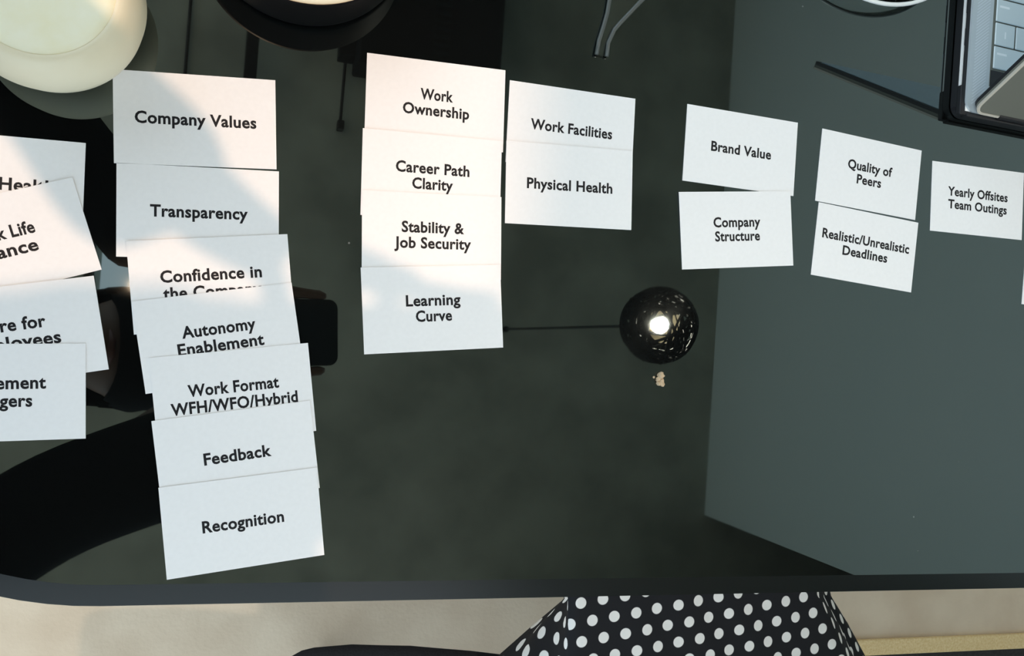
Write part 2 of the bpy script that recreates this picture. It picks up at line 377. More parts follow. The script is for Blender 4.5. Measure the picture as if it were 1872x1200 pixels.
CARDS = [
 ('values', -0.0408, 0.1172, 0.0862, 0, [('Company Values', .0636)], 'white card reading Company Values, half in shade, beside the cream pot'),
 ('transp', -0.0355, 0.0660, 0.0702, 0, [('Transparency', .0512)], 'white card reading Transparency, just below the Company Values card'),
 ('conf', -0.0259, 0.0275, 0.1495, T, [('Confidence in', .0536), ('the Company', .0520)], 'tilted white card reading Confidence in the Company, its second line half covered'),
 ('auton', -0.0196, -0.0022, 0.2100, T, [('Autonomy', .0394), ('Enablement', .0460)], 'tilted white card reading Autonomy Enablement, overlapped from below'),
 ('format', -0.0095, -0.0344, 0.1646, T, [('Work Format', .0487), ('WFH/WFO/Hybrid', .0680)], 'white card reading Work Format WFH/WFO/Hybrid'),
 ('feedb', -0.0054, -0.0680, 0.1816, T, [('Feedback', .0363)], 'white card reading Feedback, second from the bottom of its tall column'),
 ('recog', 0.0004, -0.1054, 0.1565, T, [('Recognition', .0439)], 'white card reading Recognition at the lower end of the tall column, nearest the table edge'),
 ('owner', 0.0933, 0.1468, 0.0387, 0, [('Work', .0200), ('Ownership', .0407)], 'sunlit white card reading Work Ownership at the top of its column'),
 ('career', 0.0941, 0.1022, 0.0463, T, [('Career Path', .0450), ('Clarity', .0249)], 'sunlit white card reading Career Path Clarity'),
 ('stab', 0.0968, 0.0668, 0.0681, T, [('Stability &', .0381), ('Job Security', .0469)], 'white card reading Stability & Job Security with shade on its lower left corner'),
 ('learn', 0.1002, 0.0233, 0.1134, T, [('Learning', .0333), ('Curve', .0221)], 'shaded white card reading Learning Curve at the bottom of its column'),
 ('facil', 0.1809, 0.1434, 0.0148, 0, [('Work Facilities', .0550)], 'white card reading Work Facilities'),
 ('phys', 0.1821, 0.1073, 0.0556, T, [('Physical Health', .0575)], 'white card reading Physical Health, overlapping the Work Facilities card'),
 ('brand', 0.3029, 0.1461, -0.0038, 0, [('Brand Value', .0460)], 'white card reading Brand Value'),
 ('struct', 0.3031, 0.0927, 0.1251, T, [('Company', .0358), ('Structure', .0342)], 'white card reading Company Structure, above the lamp reflection'),
 ('qual', 0.4067, 0.1427, -0.0497, 0, [('Quality of', .0376), ('Peers', .0207)], 'white card reading Quality of Peers'),
 ('real', 0.4069, 0.0906, -0.0614, 0, [('Realistic/Unrealistic', .0739), ('Deadlines', .0380)], 'white card reading Realistic/Unrealistic Deadlines'),
 ('yearly', 0.5035, 0.1353, 0.0209, 0, [('Yearly Offsites', .0554), ('Team Outings', .0544)], 'white card reading Yearly Offsites Team Outings below the laptop'),
 ('health', -0.1370, 0.0700, 0.0376, 0, [('Mental Health', .0560)], 'white card at the left edge, its visible word Health partly covered, below the cream pot'),
 ('life', -0.1314, 0.0390, 0.3559, T, [('Work Life', .0350), ('Balance', .0330)], 'strongly tilted white card at the left edge with the words Life and ance visible'),
 ('care', -0.1222, -0.0079, 0.2180, T, [('Care for', .0320), ('Employees', .0440)], 'tilted sunlit white card at the left edge ending in re for and oyees'),
 ('ment', -0.1280, -0.0389, 0.0712, T, [('Management', .0470), ('Managers', .0340)], 'white card at the left edge ending in ement and gers, lowest of its stack'),
 ('edge', 0.5929, 0.0865, -0.0339, 0, None, 'white card cut off by the right edge, only a sliver of its corner showing'),
]
for sp_ in CARDS: make_card(sp_)

# ------------------------------------------------------------------ pots, glass things and crumbs on the table
pt = thing('cream_pot', 'round cream white pot with mottled pale top, cut by the top left corner', 'pot', (-0.1119, 0.1610, TZ))
b = bmesh.new()
lathe(b, [(0.0, 0.0), (0.030, 0.0), (0.036, 0.003), (0.0425, 0.014), (0.0451, 0.026), (0.0435, 0.038), (0.0405, 0.0455), (0.0380, 0.0490), (0.0360, 0.0500), (0.0345, 0.0500), (0.0335, 0.0490)], 96, cap0=False, cap1=False)
obj('pot_body', b, 'cream', pt, True)
b = bmesh.new(); lathe(b, [(0.0342, 0.0485), (0.0335, 0.0497), (0.030, 0.0497), (0.015, 0.0490), (0, 0.0488)], 96, cap0=False)
obj('filling', b, 'wax', pt, True)
bo = thing('black_bowl', 'round black pot holding pale cream filling, cut by the top edge', 'pot', (0.0095, 0.2395, TZ))
b = bmesh.new()
lathe(b, [(0, 0), (0.057, 0), (0.0598, 0.002), (0.0606, 0.006), (0.0616, 0.034), (0.0617, 0.0375), (0.0612, 0.0384), (0.0607, 0.0378), (0.0606, 0.034)], 96, cap0=False, cap1=False)
obj('pot_body', b, 'black_gloss', bo, True)
b = bmesh.new(); lathe(b, [(0.0607, 0.0355), (0.0603, 0.0376), (0.05, 0.0380), (0, 0.0380)], 96, cap0=False); obj('filling', b, 'cream_fill', bo, True)

def strip(bm, left, right, z0, z1):
    # flat blade between two polylines
    A = [[bm.verts.new((x, y, z)) for x, y in left] for z in (z0, z1)]; B = [[bm.verts.new((x, y, z)) for x, y in right] for z in (z0, z1)]
    for k in range(len(left) - 1):
        bm.faces.new((A[1][k], A[1][k + 1], B[1][k + 1], B[1][k])); bm.faces.new((A[0][k + 1], A[0][k], B[0][k], B[0][k + 1]))
        bm.faces.new((A[0][k], A[0][k + 1], A[1][k + 1], A[1][k])); bm.faces.new((B[0][k + 1], B[0][k], B[1][k], B[1][k + 1]))
    for k in (0, len(left) - 1): bm.faces.new((A[0][k], A[1][k], B[1][k], B[0][k]))
    bmesh.ops.recalc_face_normals(bm, faces=bm.faces[:])
hd = thing('plastic_scoop', 'clear plastic scoop with slim tapered handle, at the top edge above Work Facilities', 'scoop', (0.2, 0.21, TZ))
L = [(0.1935, 0.1930), (0.1945, 0.2020), (0.1970, 0.2120), (0.1990, 0.2210), (0.2000, 0.2310), (0.199, 0.245), (0.197, 0.262), (0.201, 0.280), (0.215, 0.292)]
Rr = [(0.2005, 0.1930), (0.2010, 0.2020), (0.2045, 0.2110), (0.2090, 0.2170), (0.2155, 0.2250), (0.226, 0.238), (0.236, 0.255), (0.238, 0.275), (0.226, 0.291)]
L = [(x - .2, y - .21) for x, y in L]; Rr = [(x - .2, y - .21) for x, y in Rr]
b = bmesh.new(); strip(b, L, Rr, 0.0006, 0.0016); obj('scoop_blade', b, 'clear', hd)
for side in (L, Rr):
    b = bmesh.new(); tube(b, [(x, y, 0.0022) for x, y in side], 0.0014, 8)
    e_ = obj('raised_edge', b, 'frost_edge' if 'frost_edge' in M else 'clear', hd, True)

gl = thing('glass_plate', 'clear shallow glass plate with a white rim at the top edge, left of the laptop', 'plate', (0.397, 0.344, TZ))
b = bmesh.new()
lathe(b, [(0, 0.0), (0.060, 0.0), (0.066, 0.0012), (0.078, 0.0062), (0.0835, 0.0100), (0.0825, 0.0115), (0.0765, 0.0085), (0.065, 0.0042), (0.059, 0.0030), (0, 0.0030)], 96)
obj('plate_body', b, 'thin_glass', gl, True)
b = bmesh.new(); lathe(b, [(0.0818, 0.0106), (0.0838, 0.0098), (0.0845, 0.0108), (0.0838, 0.0120), (0.0820, 0.0122), (0.0818, 0.0106)], 96, cap0=False, cap1=False)
obj('rim', b, 'white_rim', gl, True)

cr = bmesh.new(); rr = random.Random(5)
for dx, dy, r in ((0.0002, 0.0030, 0.0024), (-0.0014, 0.0006, 0.0018), (0.0008, -0.0005, 0.0022), (-0.0008, -0.0022, 0.0017), (0.0020, -0.0026, 0.0016), (-0.0042, 0.0016, 0.0008)):
    g = bmesh.ops.create_icosphere(cr, subdivisions=2, radius=r)
    for v in g['verts']: v.co = Vector((dx, dy, r * 0.75)) + v.co * (1 + rr.uniform(-.22, .22)) * 0.95
tag(obj('crumb', cr, 'crumb', None, False, (0.2526, -0.0114, TZ)), 'small tan crumb on the glass just below the lamp reflection', 'crumb')

# ------------------------------------------------------------------ laptop
lt = thing('laptop', 'half closed laptop in a black hard shell at the top right corner', 'laptop', (0.4745, 0.1945, TZ), R(-1.0))
LW, LD = 0.304, 0.206
b = bmesh.new(); prism(b, rounded(-0.0012, LW + .002, -0.0008, LD + .002, 0.009, 6), 0.0008, 0.0066); obj('bottom_shell', b, 'shell', lt)
b = bmesh.new(); box(b, -0.0014, 0.006, -0.0008, 0.021, 0.0060, 0.0108, 0.001); obj('shell_corner', b, 'shell', lt)
b = bmesh.new(); box(b, -0.0006, 0.0030, 0.021, LD - .004, 0.0066, 0.0086); box(b, 0.0025, LW - .001, 0.002, LD - .001, 0.0066, 0.0112); obj('side_wall', b, 'silver', lt)
b = bmesh.new(); box(b, 0.0001, 0.0028, 0.008, LD, 0.0086, 0.0110, 0.0005)
for k in range(5): box(b, -0.0004, 0.0006, 0.05 + k * 0.024, 0.063 + k * 0.024, 0.0090, 0.0106, 0.0003)
obj('port_edge', b, 'shell', lt)
b = bmesh.new(); prism(b, rounded(0.0016, LW, 0.0015, LD, 0.008, 6), 0.0111, 0.0130); obj('keyboard_deck', b, 'deck', lt)
b = bmesh.new()                                   # fine slanting hatch of the speaker grille
for k in range(80): box(b, -0.0075, 0.0075, -0.00035, 0.00035, 0.0130, 0.01308, 0, 2, Matrix.Translation((0.0115, 0.012 + k * 0.0023, 0)) @ Matrix.Rotation(R(40), 4, 'Z'))
obj('speaker_grille', b, 'grille', lt)
b = bmesh.new(); box(b, 0.0205, LW - .0205, 0.0225, 0.132, 0.0128, 0.01312); obj('key_well', b, 'lid', lt)
b = bmesh.new(); box(b, 0.0212, LW - .0212, 0.0228, 0.0345, 0.0130, 0.0135); obj('touch_strip', b, 'shell', lt)
rows = [(0.0370, 0.0515), (0.0545, 0.0690), (0.0720, 0.0865), (0.0895, 0.1040), (0.1070, 0.1300)]
lay = [[1.6] + [1] * 12, [1, 1] + [1] * 10 + [1.6], [1.9] + [1] * 10 + [1.7], [2.3] + [1] * 9 + [2.3], [1, 1, 1, 1.3, 5, 1.3, 1, 1]]
k0, k1 = 0.0216, LW - .0216
for (y0, y1), ws in zip(rows, lay):
    tot = sum(ws); x = k0
    for i, w in enumerate(ws):
        wd = (k1 - k0) * w / tot
        b = bmesh.new(); box(b, x + .0006, x + wd - .0006, y0 - .0010, y1 + .0010, 0.0131, 0.0143, 0.0005, 1)
        kk = obj('key', b, 'key', lt)
        b = bmesh.new()
        if w > 1.2: box(b, x + .003, x + .003 + min(.009, wd * .45), y1 - .0052, y1 - .0036, 0.0143, 0.01435)
        else: box(b, x + wd * .5 - .0006, x + wd * .5 + .0006, y0 + .0045, y0 + .0095, 0.0143, 0.01435)
        obj('key_legend', b, 'key_ink', kk)
        x += wd
# lid, leaning back over the keyboard from the hinge at the near side
ML = Matrix.Translation((0.0060, 0.0010, 0.0140)) @ Matrix.Rotation(R(61), 4, 'X')
LL = 0.194; LX = LW - .006
b = bmesh.new(); prism(b, rounded(0.0006, LX, 0.0, LL, 0.008, 8), -0.0035, 0.0)
bmesh.ops.transform(b, matrix=ML, verts=b.verts[:]); lid = obj('lid', b, 'lid', lt)
b = bmesh.new()
oo = rounded(0.0, LX + .0006, -0.0006, LL + .0006, 0.0086, 8); ii = rounded(0.0018, LX - .0012, 0.0012, LL - .0012, 0.0072, 8)
vs = [[b.verts.new((x, y, z)) for x, y in q] for q, z in ((oo, -0.0012), (oo, 0.0004), (ii, 0.0004), (ii, -0.0012))]
n = len(oo)
for a_, c_ in ((0, 1), (1, 2), (2, 3), (3, 0)):
    for k in range(n): b.faces.new((vs[a_][k], vs[a_][(k + 1) % n], vs[c_][(k + 1) % n], vs[c_][k]))
bmesh.ops.recalc_face_normals(b, faces=b.faces[:])
bmesh.ops.transform(b, matrix=ML, verts=b.verts[:]); obj('lid_edge', b, 'lid_edge', lid)
b = bmesh.new(); prism(b, rounded(0.0006, LX, 0.0, LL, 0.008, 8), -0.0062, -0.0036)
bmesh.ops.transform(b, matrix=ML, verts=b.verts[:]); obj('bezel', b, 'shell', lid)
b = bmesh.new(); prism(b, rounded(0.0062, LX - .006, 0.010, LL - .004, 0.003, 4), -0.0066, -0.0062)
bmesh.ops.transform(b, matrix=ML, verts=b.verts[:]); obj('screen', b, 'lit_screen', lid)
b = bmesh.new(); tube(b, [(0.03, 0.002, 0.0135), (LW - .03, 0.002, 0.0135)], 0.0025, 12); obj('hinge', b, 'shell', lt)
b = bmesh.new(); box(b, 0.004, LW, -0.0018, 0.0012, 0.0055, 0.0118, 0.001); obj('shell_back', b, 'shell', lt)

# ------------------------------------------------------------------ floor rug
rg = thing('rug', 'dark rug with a tan bound edge on the floor at the bottom right', 'rug', (1.6, -0.9, 0))
b = bmesh.new(); box(b, -0.75, 2.0, -0.9, 0.415, 0.0, 0.006); obj('rug_pile', b, 'rug', rg)
b = bmesh.new(); box(b, -0.777, 2.03, 0.4125, 0.440, 0.0, 0.0085, 0.002)
obj('binding', b, 'rug_edge', rg)
b = bmesh.new(); box(b, -0.777, -0.75, -0.9, 0.4125, 0.0, 0.0085, 0.002); obj('binding', b, 'rug_edge', rg)

# ------------------------------------------------------------------ people
def skin_mesh(nodes, edges, root, sub=2):
    # nodes: {name: ((x, y, z), (rx, ry))}; grows one continuous surface round the skeleton
    me = bpy.data.meshes.new('sk'); names = list(nodes)
    me.from_pydata([nodes[k][0] for k in names], [(names.index(a), names.index(c)) for a, c in edges], [])
    o = bpy.data.objects.new('sk', me); COL.objects.link(o)
    o.modifiers.new('skin', 'SKIN'); s_ = o.modifiers.new('sub', 'SUBSURF'); s_.levels = sub; s_.render_levels = sub
    for i, k in enumerate(names):
        r = nodes[k][1]; me.skin_vertices[0].data[i].radius = r if isinstance(r, tuple) else (r, r)
        me.skin_vertices[0].data[i].use_root = (k == root)
    bpy.context.view_layer.update()
    out = bpy.data.meshes.new_from_object(o.evaluated_get(bpy.context.evaluated_depsgraph_get()))
    bpy.data.objects.remove(o); bpy.data.meshes.remove(me)
    return out
def merged(parts, voxel, smooth=2):
    # parts: meshes / bmeshes that overlap -> one continuous skin
    bmx = bmesh.new()
    for p in parts:
        if isinstance(p, bmesh.types.BMesh):
            t = bpy.data.meshes.new('t'); p.to_mesh(t); p.free(); p = t
        bmx.from_mesh(p); bpy.data.meshes.remove(p)
    me = bpy.data.meshes.new('m'); bmx.to_mesh(me); bmx.free()
    o = bpy.data.objects.new('m', me); COL.objects.link(o)
    r = o.modifiers.new('r', 'REMESH'); r.mode = 'VOXEL'; r.voxel_size = voxel
    if smooth: s_ = o.modifiers.new('s', 'SMOOTH'); s_.factor = 0.5; s_.iterations = smooth
    bpy.context.view_layer.update()
    out = bpy.data.meshes.new_from_object(o.evaluated_get(bpy.context.evaluated_depsgraph_get()))
    bpy.data.objects.remove(o); bpy.data.meshes.remove(me)
    return out
def link_mesh(name, me, m, parent=None):
    o = bpy.data.objects.new(name, me); COL.objects.link(o); me.materials.clear(); me.materials.append(M[m])
    for p in me.polygons: p.use_smooth = True
    if parent: o.parent = parent
    me.name = name
    return o
def head_frame(c, fwd, up):
    f = Vector(fwd).normalized(); u = Vector(up); u = (u - f * u.dot(f)).normalized(); l = u.cross(f)
    m = Matrix((f, l, u)).transposed().to_4x4(); m.translation = c      # x forward, y to the left ear, z crown
    return m
def head_bm(Mh):
    b = bmesh.new(); g = bmesh.ops.create_uvsphere(b, u_segments=40, v_segments=28, radius=1)
    for v in g['verts']:
        x, y, z = v.co
        w = 0.074 * (1 - 0.30 * max(0, -z) ** 1.5)                # narrower jaw
        d = 0.094 * (1 - 0.10 * max(0, -z)) if x > 0 else 0.098 * (1 - 0.35 * max(0, -z))
        px_ = x * d; 
        if x > 0.4 and abs(z) < 0.35: px_ -= 0.006 * (x - 0.4) * (1 if abs(y) > 0.15 else 0.2)   # eye hollows
        v.co = Vector((px_, y * w, z * 0.115))
    g = bmesh.ops.create_uvsphere(b, u_segments=16, v_segments=10, radius=1)      # nose
    for v in g['verts']:
        t = (1 - v.co.z) / 2; v.co = Vector((0.090 + v.co.x * (0.006 + 0.013 * t), v.co.y * (0.006 + 0.010 * t), -0.018 + v.co.z * 0.026))
    g = bmesh.ops.create_uvsphere(b, u_segments=16, v_segments=10, radius=1)      # chin
    for v in g['verts']: v.co = Vector((0.066 + v.co.x * 0.018, v.co.y * 0.024, -0.098 + v.co.z * 0.016))
    for s in (-1, 1):                                                             # ears
        g = bmesh.ops.create_uvsphere(b, u_segments=14, v_segments=10, radius=1)
        for v in g['verts']: v.co = Vector((-0.006 + v.co.x * 0.017, s * (0.075 + v.co.y * 0.008), -0.008 + v.co.z * 0.031))
    bmesh.ops.transform(b, matrix=Mh, verts=b.verts[:]); return b
def face_parts(Mh, parent):
    for s in (-1, 1):
        b = bmesh.new(); bmesh.ops.create_uvsphere(b, u_segments=16, v_segments=10, radius=0.0125)
        bmesh.ops.transform(b, matrix=Mh @ Matrix.Translation((0.0705, s * 0.031, 0.002)), verts=b.verts[:]); e = obj('eye', b, 'eye_white', parent, True)
        b = bmesh.new(); bmesh.ops.create_uvsphere(b, u_segments=12, v_segments=8, radius=0.0062)
        bmesh.ops.transform(b, matrix=Mh @ Matrix.Translation((0.0790, s * 0.031, -0.001)), verts=b.verts[:]); obj('iris', b, 'iris', e, True)
        b = bmesh.new(); tube(b, [(0.082, s * 0.017, 0.020), (0.085, s * 0.030, 0.025), (0.074, s * 0.046, 0.020)], [0.002, 0.003, 0.0015], 6)
        bmesh.ops.transform(b, matrix=Mh, verts=b.verts[:]); obj('eyebrow', b, 'hair', parent, True)
    b = bmesh.new(); tube(b, [(0.078, -0.023, -0.057), (0.0885, -0.009, -0.0555), (0.0895, 0, -0.057), (0.0885, 0.009, -0.0555), (0.078, 0.023, -0.057)], [0.0015, 0.0045, 0.005, 0.0045, 0.0015], 8)
    bmesh.ops.transform(b, matrix=Mh, verts=b.verts[:]); obj('mouth', b, 'lips', parent, True)
def hair_bm(Mh, long=0.0, fringe=0.062, depth=0.104, crown=0.122):
    b = bmesh.new(); g = bmesh.ops.create_uvsphere(b, u_segments=48, v_segments=32, radius=1)
    for v in g['verts']:
        x, y, z = v.co
        fr = 1 + 0.025 * math.sin(23 * math.atan2(y, z + 0.1)) * (1 - abs(x) * .5)
        co = Vector((x * depth * fr - 0.008, y * 0.085 * fr, z * (crown if z > 0 else 0.122) + 0.008))
        if x < 0.25 and z < 0 and long: co.z -= long * min(1, -z * 1.2) * (1 if x < 0 else max(0, 1 - x / .25))
        v.co = co
    kill = [v for v in b.verts if v.co.x > 0.045 and v.co.z < fringe] + [v for v in b.verts if -0.01 < v.co.x <= 0.045 and v.co.z < -0.02 - long * 0.6]
    bmesh.ops.delete(b, geom=list(set(kill)), context='VERTS')
    r = bmesh.ops.solidify(b, geom=b.faces[:], thickness=0.008)
    bmesh.ops.transform(b, matrix=Mh, verts=b.verts[:]); return b
def finger(pts, r0=0.0085, r1=0.0065):
    b = bmesh.new(); n = len(pts); pts = [Vector(p) for p in pts]
    # rounded, tapering finger with slightly thicker knuckles
    fine = []; rad = []
    for i in range(n - 1):
        for k in range(4):
            t = k / 4; fine.append(pts[i].lerp(pts[i + 1], t)); u = (i + t) / (n - 1)
            rad.append((r0 + (r1 - r0) * u) * (1.06 if k == 0 else 0.98))
    d = (pts[-1] - pts[-2]).normalized()
    fine += [pts[-1], pts[-1] + d * r1 * .6, pts[-1] + d * r1 * .95]; rad += [r1, r1 * .8, r1 * .3]
    tube(b, fine, rad, 10); return b
def lump(c, rx, ry, rz, rot=None):
    b = bmesh.new(); bmesh.ops.create_uvsphere(b, u_segments=20, v_segments=14, radius=1)
    m = Matrix.Translation(c) @ (rot.to_4x4() if rot else Matrix.Identity(4)) @ Matrix.Diagonal((rx, ry, rz, 1))
    bmesh.ops.transform(b, matrix=m, verts=b.verts[:]); return b
def PH(x, y, z): return CAMLOC + CAM @ Vector((x, y, z))        # phone frame -> world

# --- the phone the picture is taken with
ph = thing('phone', 'dark phone held flat over the cards in both hands, mirrored beside the tilted card column', 'phone')
PX0, PX1, PY0, PY1 = -0.072, 0.098, -0.036, 0.043
MP = Matrix.Translation(CAMLOC) @ CAM.to_4x4()
b = bmesh.new(); prism(b, rounded(PX0, PX1, PY0, PY1, 0.011, 8), 0.0035, 0.0118); bmesh.ops.transform(b, matrix=MP, verts=b.verts[:]); obj('phone_body', b, 'phone', ph)
b = bmesh.new(); prism(b, rounded(PX0 + .003, PX1 - .003, PY0 + .003, PY1 - .003, 0.009, 8), 0.0118, 0.0121); bmesh.ops.transform(b, matrix=MP, verts=b.verts[:]); obj('screen', b, 'screen', ph)
b = bmesh.new(); prism(b, rounded(-0.012, 0.020, -0.012, 0.020, 0.006, 6), 0.0024, 0.0036); bmesh.ops.transform(b, matrix=MP, verts=b.verts[:]); cb_ = obj('camera_bump', b, 'phone', ph)
for x, y in ((0, 0), (0.011, 0.009), (0, 0.0135)):
    b = bmesh.new(); lathe(b, [(0.0048, 0.0018), (0.0048, 0.0026), (0.003, 0.0026)], 24, (x, y, 0)); bmesh.ops.transform(b, matrix=MP, verts=b.verts[:]); obj('lens', b, 'lens', cb_)

# --- the photographer, standing at the left end of the table
pg = thing('person', 'person in black standing at the table end, a dark silhouette mirrored at the left', 'person', (0, 0, 0))
Hh = head_frame(Vector((-0.152, -0.030, 1.510)), (0.36, 0.02, -0.93), (0.93, 0, 0.36))
lw, rw = PH(-0.083, 0.092, 0.004), PH(-0.080, -0.086, 0.004)
lp, rp = PH(-0.040, 0.066, 0.012), PH(-0.038, -0.060, 0.012)
arms = {
 'sh_l': ((-0.37, 0.17, 1.345), 0.055), 'el_l': ((-0.265, 0.255, 1.12), 0.043), 'wr_l': (tuple(lw), 0.026), 'pa_l': (tuple(lp), (0.030, 0.015)),
 'sh_r': ((-0.37, -0.20, 1.345), 0.055), 'el_r': ((-0.265, -0.245, 1.12), 0.043), 'wr_r': (tuple(rw), 0.026), 'pa_r': (tuple(rp), (0.030, 0.015)),
}
core = {'pelvis': ((-0.52, -0.01, 0.96), (0.14, 0.10)), 'waist': ((-0.49, -0.01, 1.10), (0.13, 0.09)), 'chest': ((-0.42, -0.015, 1.28), (0.15, 0.10)), 'neck': ((-0.315, -0.022, 1.430), 0.056), 'head': ((-0.215, -0.029, 1.500), 0.054)}
legs = {'hip_l': ((-0.53, 0.09, 0.90), 0.085), 'kn_l': ((-0.50, 0.10, 0.50), 0.058), 'an_l': ((-0.53, 0.11, 0.09), 0.040), 'to_l': ((-0.40, 0.125, 0.035), 0.033),
        'hip_r': ((-0.53, -0.11, 0.90), 0.085), 'kn_r': ((-0.50, -0.12, 0.50), 0.058), 'an_r': ((-0.53, -0.13, 0.09), 0.040), 'to_r': ((-0.40, -0.145, 0.035), 0.033)}
E_ = [('pelvis', 'waist'), ('waist', 'chest'), ('chest', 'neck'), ('neck', 'head'), ('chest', 'sh_l'), ('sh_l', 'el_l'), ('el_l', 'wr_l'), ('wr_l', 'pa_l'), ('chest', 'sh_r'), ('sh_r', 'el_r'), ('el_r', 'wr_r'), ('wr_r', 'pa_r'),
      ('pelvis', 'hip_l'), ('hip_l', 'kn_l'), ('kn_l', 'an_l'), ('an_l', 'to_l'), ('pelvis', 'hip_r'), ('hip_r', 'kn_r'), ('kn_r', 'an_r'), ('an_r', 'to_r')]
fl = [finger([PH(*p) for p in q], *r_) for q, r_ in (
 # left hand along the upper edge of the phone
 ([(-0.025, 0.064, 0.010), (0.012, 0.056, 0.007), (0.048, 0.0505, 0.0065), (0.080, 0.0475, 0.0075)], (0.0088, 0.0066)),
 ([(-0.028, 0.072, 0.016), (0.010, 0.068, 0.020), (0.034, 0.058, 0.019), (0.044, 0.040, 0.0185)], (0.0088, 0.0066)),
 ([(-0.034, 0.078, 0.019), (-0.004, 0.075, 0.024), (0.014, 0.062, 0.023), (0.018, 0.042, 0.0185)], (0.0085, 0.0064)),
 ([(-0.042, 0.082, 0.017), (-0.018, 0.080, 0.024), (-0.006, 0.066, 0.023), (-0.004, 0.050, 0.0185)], (0.0075, 0.0058)),
 ([(-0.048, 0.056, 0.012), (-0.045, 0.044, 0.0195), (-0.030, 0.026, 0.0195)], (0.0100, 0.0078)),
 # right hand along the lower edge
 ([(-0.022, -0.058, 0.010), (0.014, -0.051, 0.007), (0.050, -0.0445, 0.0065), (0.078, -0.0415, 0.0075)], (0.0088, 0.0066)),
 ([(-0.026, -0.066, 0.016), (0.012, -0.062, 0.020), (0.036, -0.052, 0.019), (0.046, -0.034, 0.0185)], (0.0088, 0.0066)),
 ([(-0.032, -0.072, 0.019), (-0.002, -0.069, 0.024), (0.016, -0.056, 0.023), (0.020, -0.036, 0.0185)], (0.0085, 0.0064)),
 ([(-0.040, -0.076, 0.017), (-0.016, -0.074, 0.024), (-0.004, -0.060, 0.023), (-0.002, -0.044, 0.0185)], (0.0075, 0.0058)),
 ([(-0.046, -0.050, 0.012), (-0.043, -0.038, 0.0195), (-0.028, -0.020, 0.0195)], (0.0100, 0.0078)))]
slim = {k: (q, tuple(x * (0.74 if k in ('pelvis', 'waist', 'chest') else 0.80 if k[:2] in ('sh', 'el', 'hi', 'kn') else 1.0) for x in (r if isinstance(r, tuple) else (r, r)))) for k, (q, r) in {**core, **arms, **legs}.items()}
body = merged([skin_mesh(slim, E_, 'pelvis'), head_bm(Hh)] + fl, 0.0042, 2)
link_mesh('body', body, 'skin', pg); face_parts(Hh, pg)
hb = hair_bm(Hh, 0.05, -0.050, 0.122, 0.138); h_ = obj('hair', hb, 'hair', pg, True)
def grow(d, k): return {n: (p, tuple(x * k + 0.008 for x in (r if isinstance(r, tuple) else (r, r)))) for n, (p, r) in d.items()}
sl = {n: arms[n] for n in ('sh_l', 'el_l', 'sh_r', 'el_r')}
for s, w_, e_ in (('l', lw, 'el_l'), ('r', rw, 'el_r')):
    q = Vector(arms[e_][0]).lerp(w_, 0.92); sl['cu_' + s] = ((-0.098, 0.076, 1.222), 0.048) if s == 'l' else ((q.x + 0.086, q.y - 0.004, q.z - 0.026), 0.052)
    q = Vector(arms[e_][0]).lerp(w_, 0.45); sl['fo_' + s] = ((-0.172, 0.158, 1.175), 0.028) if s == 'l' else (tuple(q), 0.047)
jk = {**{n: core[n] for n in ('pelvis', 'waist', 'chest')}, 'nk': ((-0.355, -0.022, 1.375), 0.062), **sl}
jk = {n: (p, tuple(x + (0.022 if n in ('pelvis', 'waist', 'chest', 'nk') else 0.010) for x in (r if isinstance(r, tuple) else (r, r)))) for n, (p, r) in jk.items()}
JE = [('pelvis', 'waist'), ('waist', 'chest'), ('chest', 'nk'), ('chest', 'sh_l'), ('sh_l', 'el_l'), ('el_l', 'fo_l'), ('fo_l', 'cu_l'), ('chest', 'sh_r'), ('sh_r', 'el_r'), ('el_r', 'fo_r'), ('fo_r', 'cu_r')]
link_mesh('jacket', skin_mesh(jk, JE, 'pelvis'), 'cloth_black', pg)
tr = {n: (p, tuple(x + 0.012 for x in (r if isinstance(r, tuple) else (r, r)))) for n, (p, r) in {'pelvis': core['pelvis'], **{n: legs[n] for n in legs if n[:2] != 'to'}}.items()}
TE = [e for e in E_ if e[0] in tr and e[1] in tr]
link_mesh('trousers', skin_mesh(tr, TE, 'pelvis'), 'cloth_black', pg)
for s in ('l', 'r'):
    a_, t_ = Vector(legs['an_' + s][0]), Vector(legs['to_' + s][0])
    b = bmesh.new(); tube(b, [a_ + Vector((-0.045, 0, -0.045)), a_ + Vector((-0.02, 0, -0.042)), a_.lerp(t_, .5) + Vector((0, 0, -.012)), t_ + Vector((.02, 0, .006)), t_ + Vector((.055, 0, .004))], [0.030, 0.046, 0.048, 0.041, 0.020], 14)
    for v in b.verts: v.co.z = max(v.co.z, 0.0)
    obj('shoe', b, 'black_gloss', pg, True)

# --- black chair and the person sitting on it, near the lower edge of the table
ch = thing('chair', 'black padded chair under the polka dot skirt at the bottom edge', 'chair', (0.37, -0.53, 0))
fr = [(0.047, -0.30), (0.0500, -0.2885), (0.0580, -0.2835), (0.070, -0.2810), (0.0828, -0.2803), (0.105, -0.2803), (0.1328, -0.2811), (0.160, -0.2835), (0.1851, -0.2865), (0.22, -0.2905), (0.2506, -0.2942), (0.35, -0.302), (0.50, -0.308), (0.60, -0.315), (0.632, -0.335), (0.640, -0.37), (0.645, -0.72), (0.62, -0.76), (0.58, -0.775), (0.12, -0.775), (0.07, -0.76), (0.045, -0.72)]
fr = [(x - .37, y + .53) for x, y in reversed(fr)]
b = bmesh.new(); prism(b, fr, 0.425, 0.461)
for v in b.verts:                                     # undercut lower edge
    if v.co.z < 0.43: v.co.x = v.co.x * 0.90 - 0.002; v.co.y = v.co.y * 0.86 - 0.012
bmesh.ops.bevel(b, geom=[e for e in b.edges if abs(e.verts[0].co.z - e.verts[1].co.z) < 1e-6], offset=0.008, segments=3, affect='EDGES', profile=0.5)
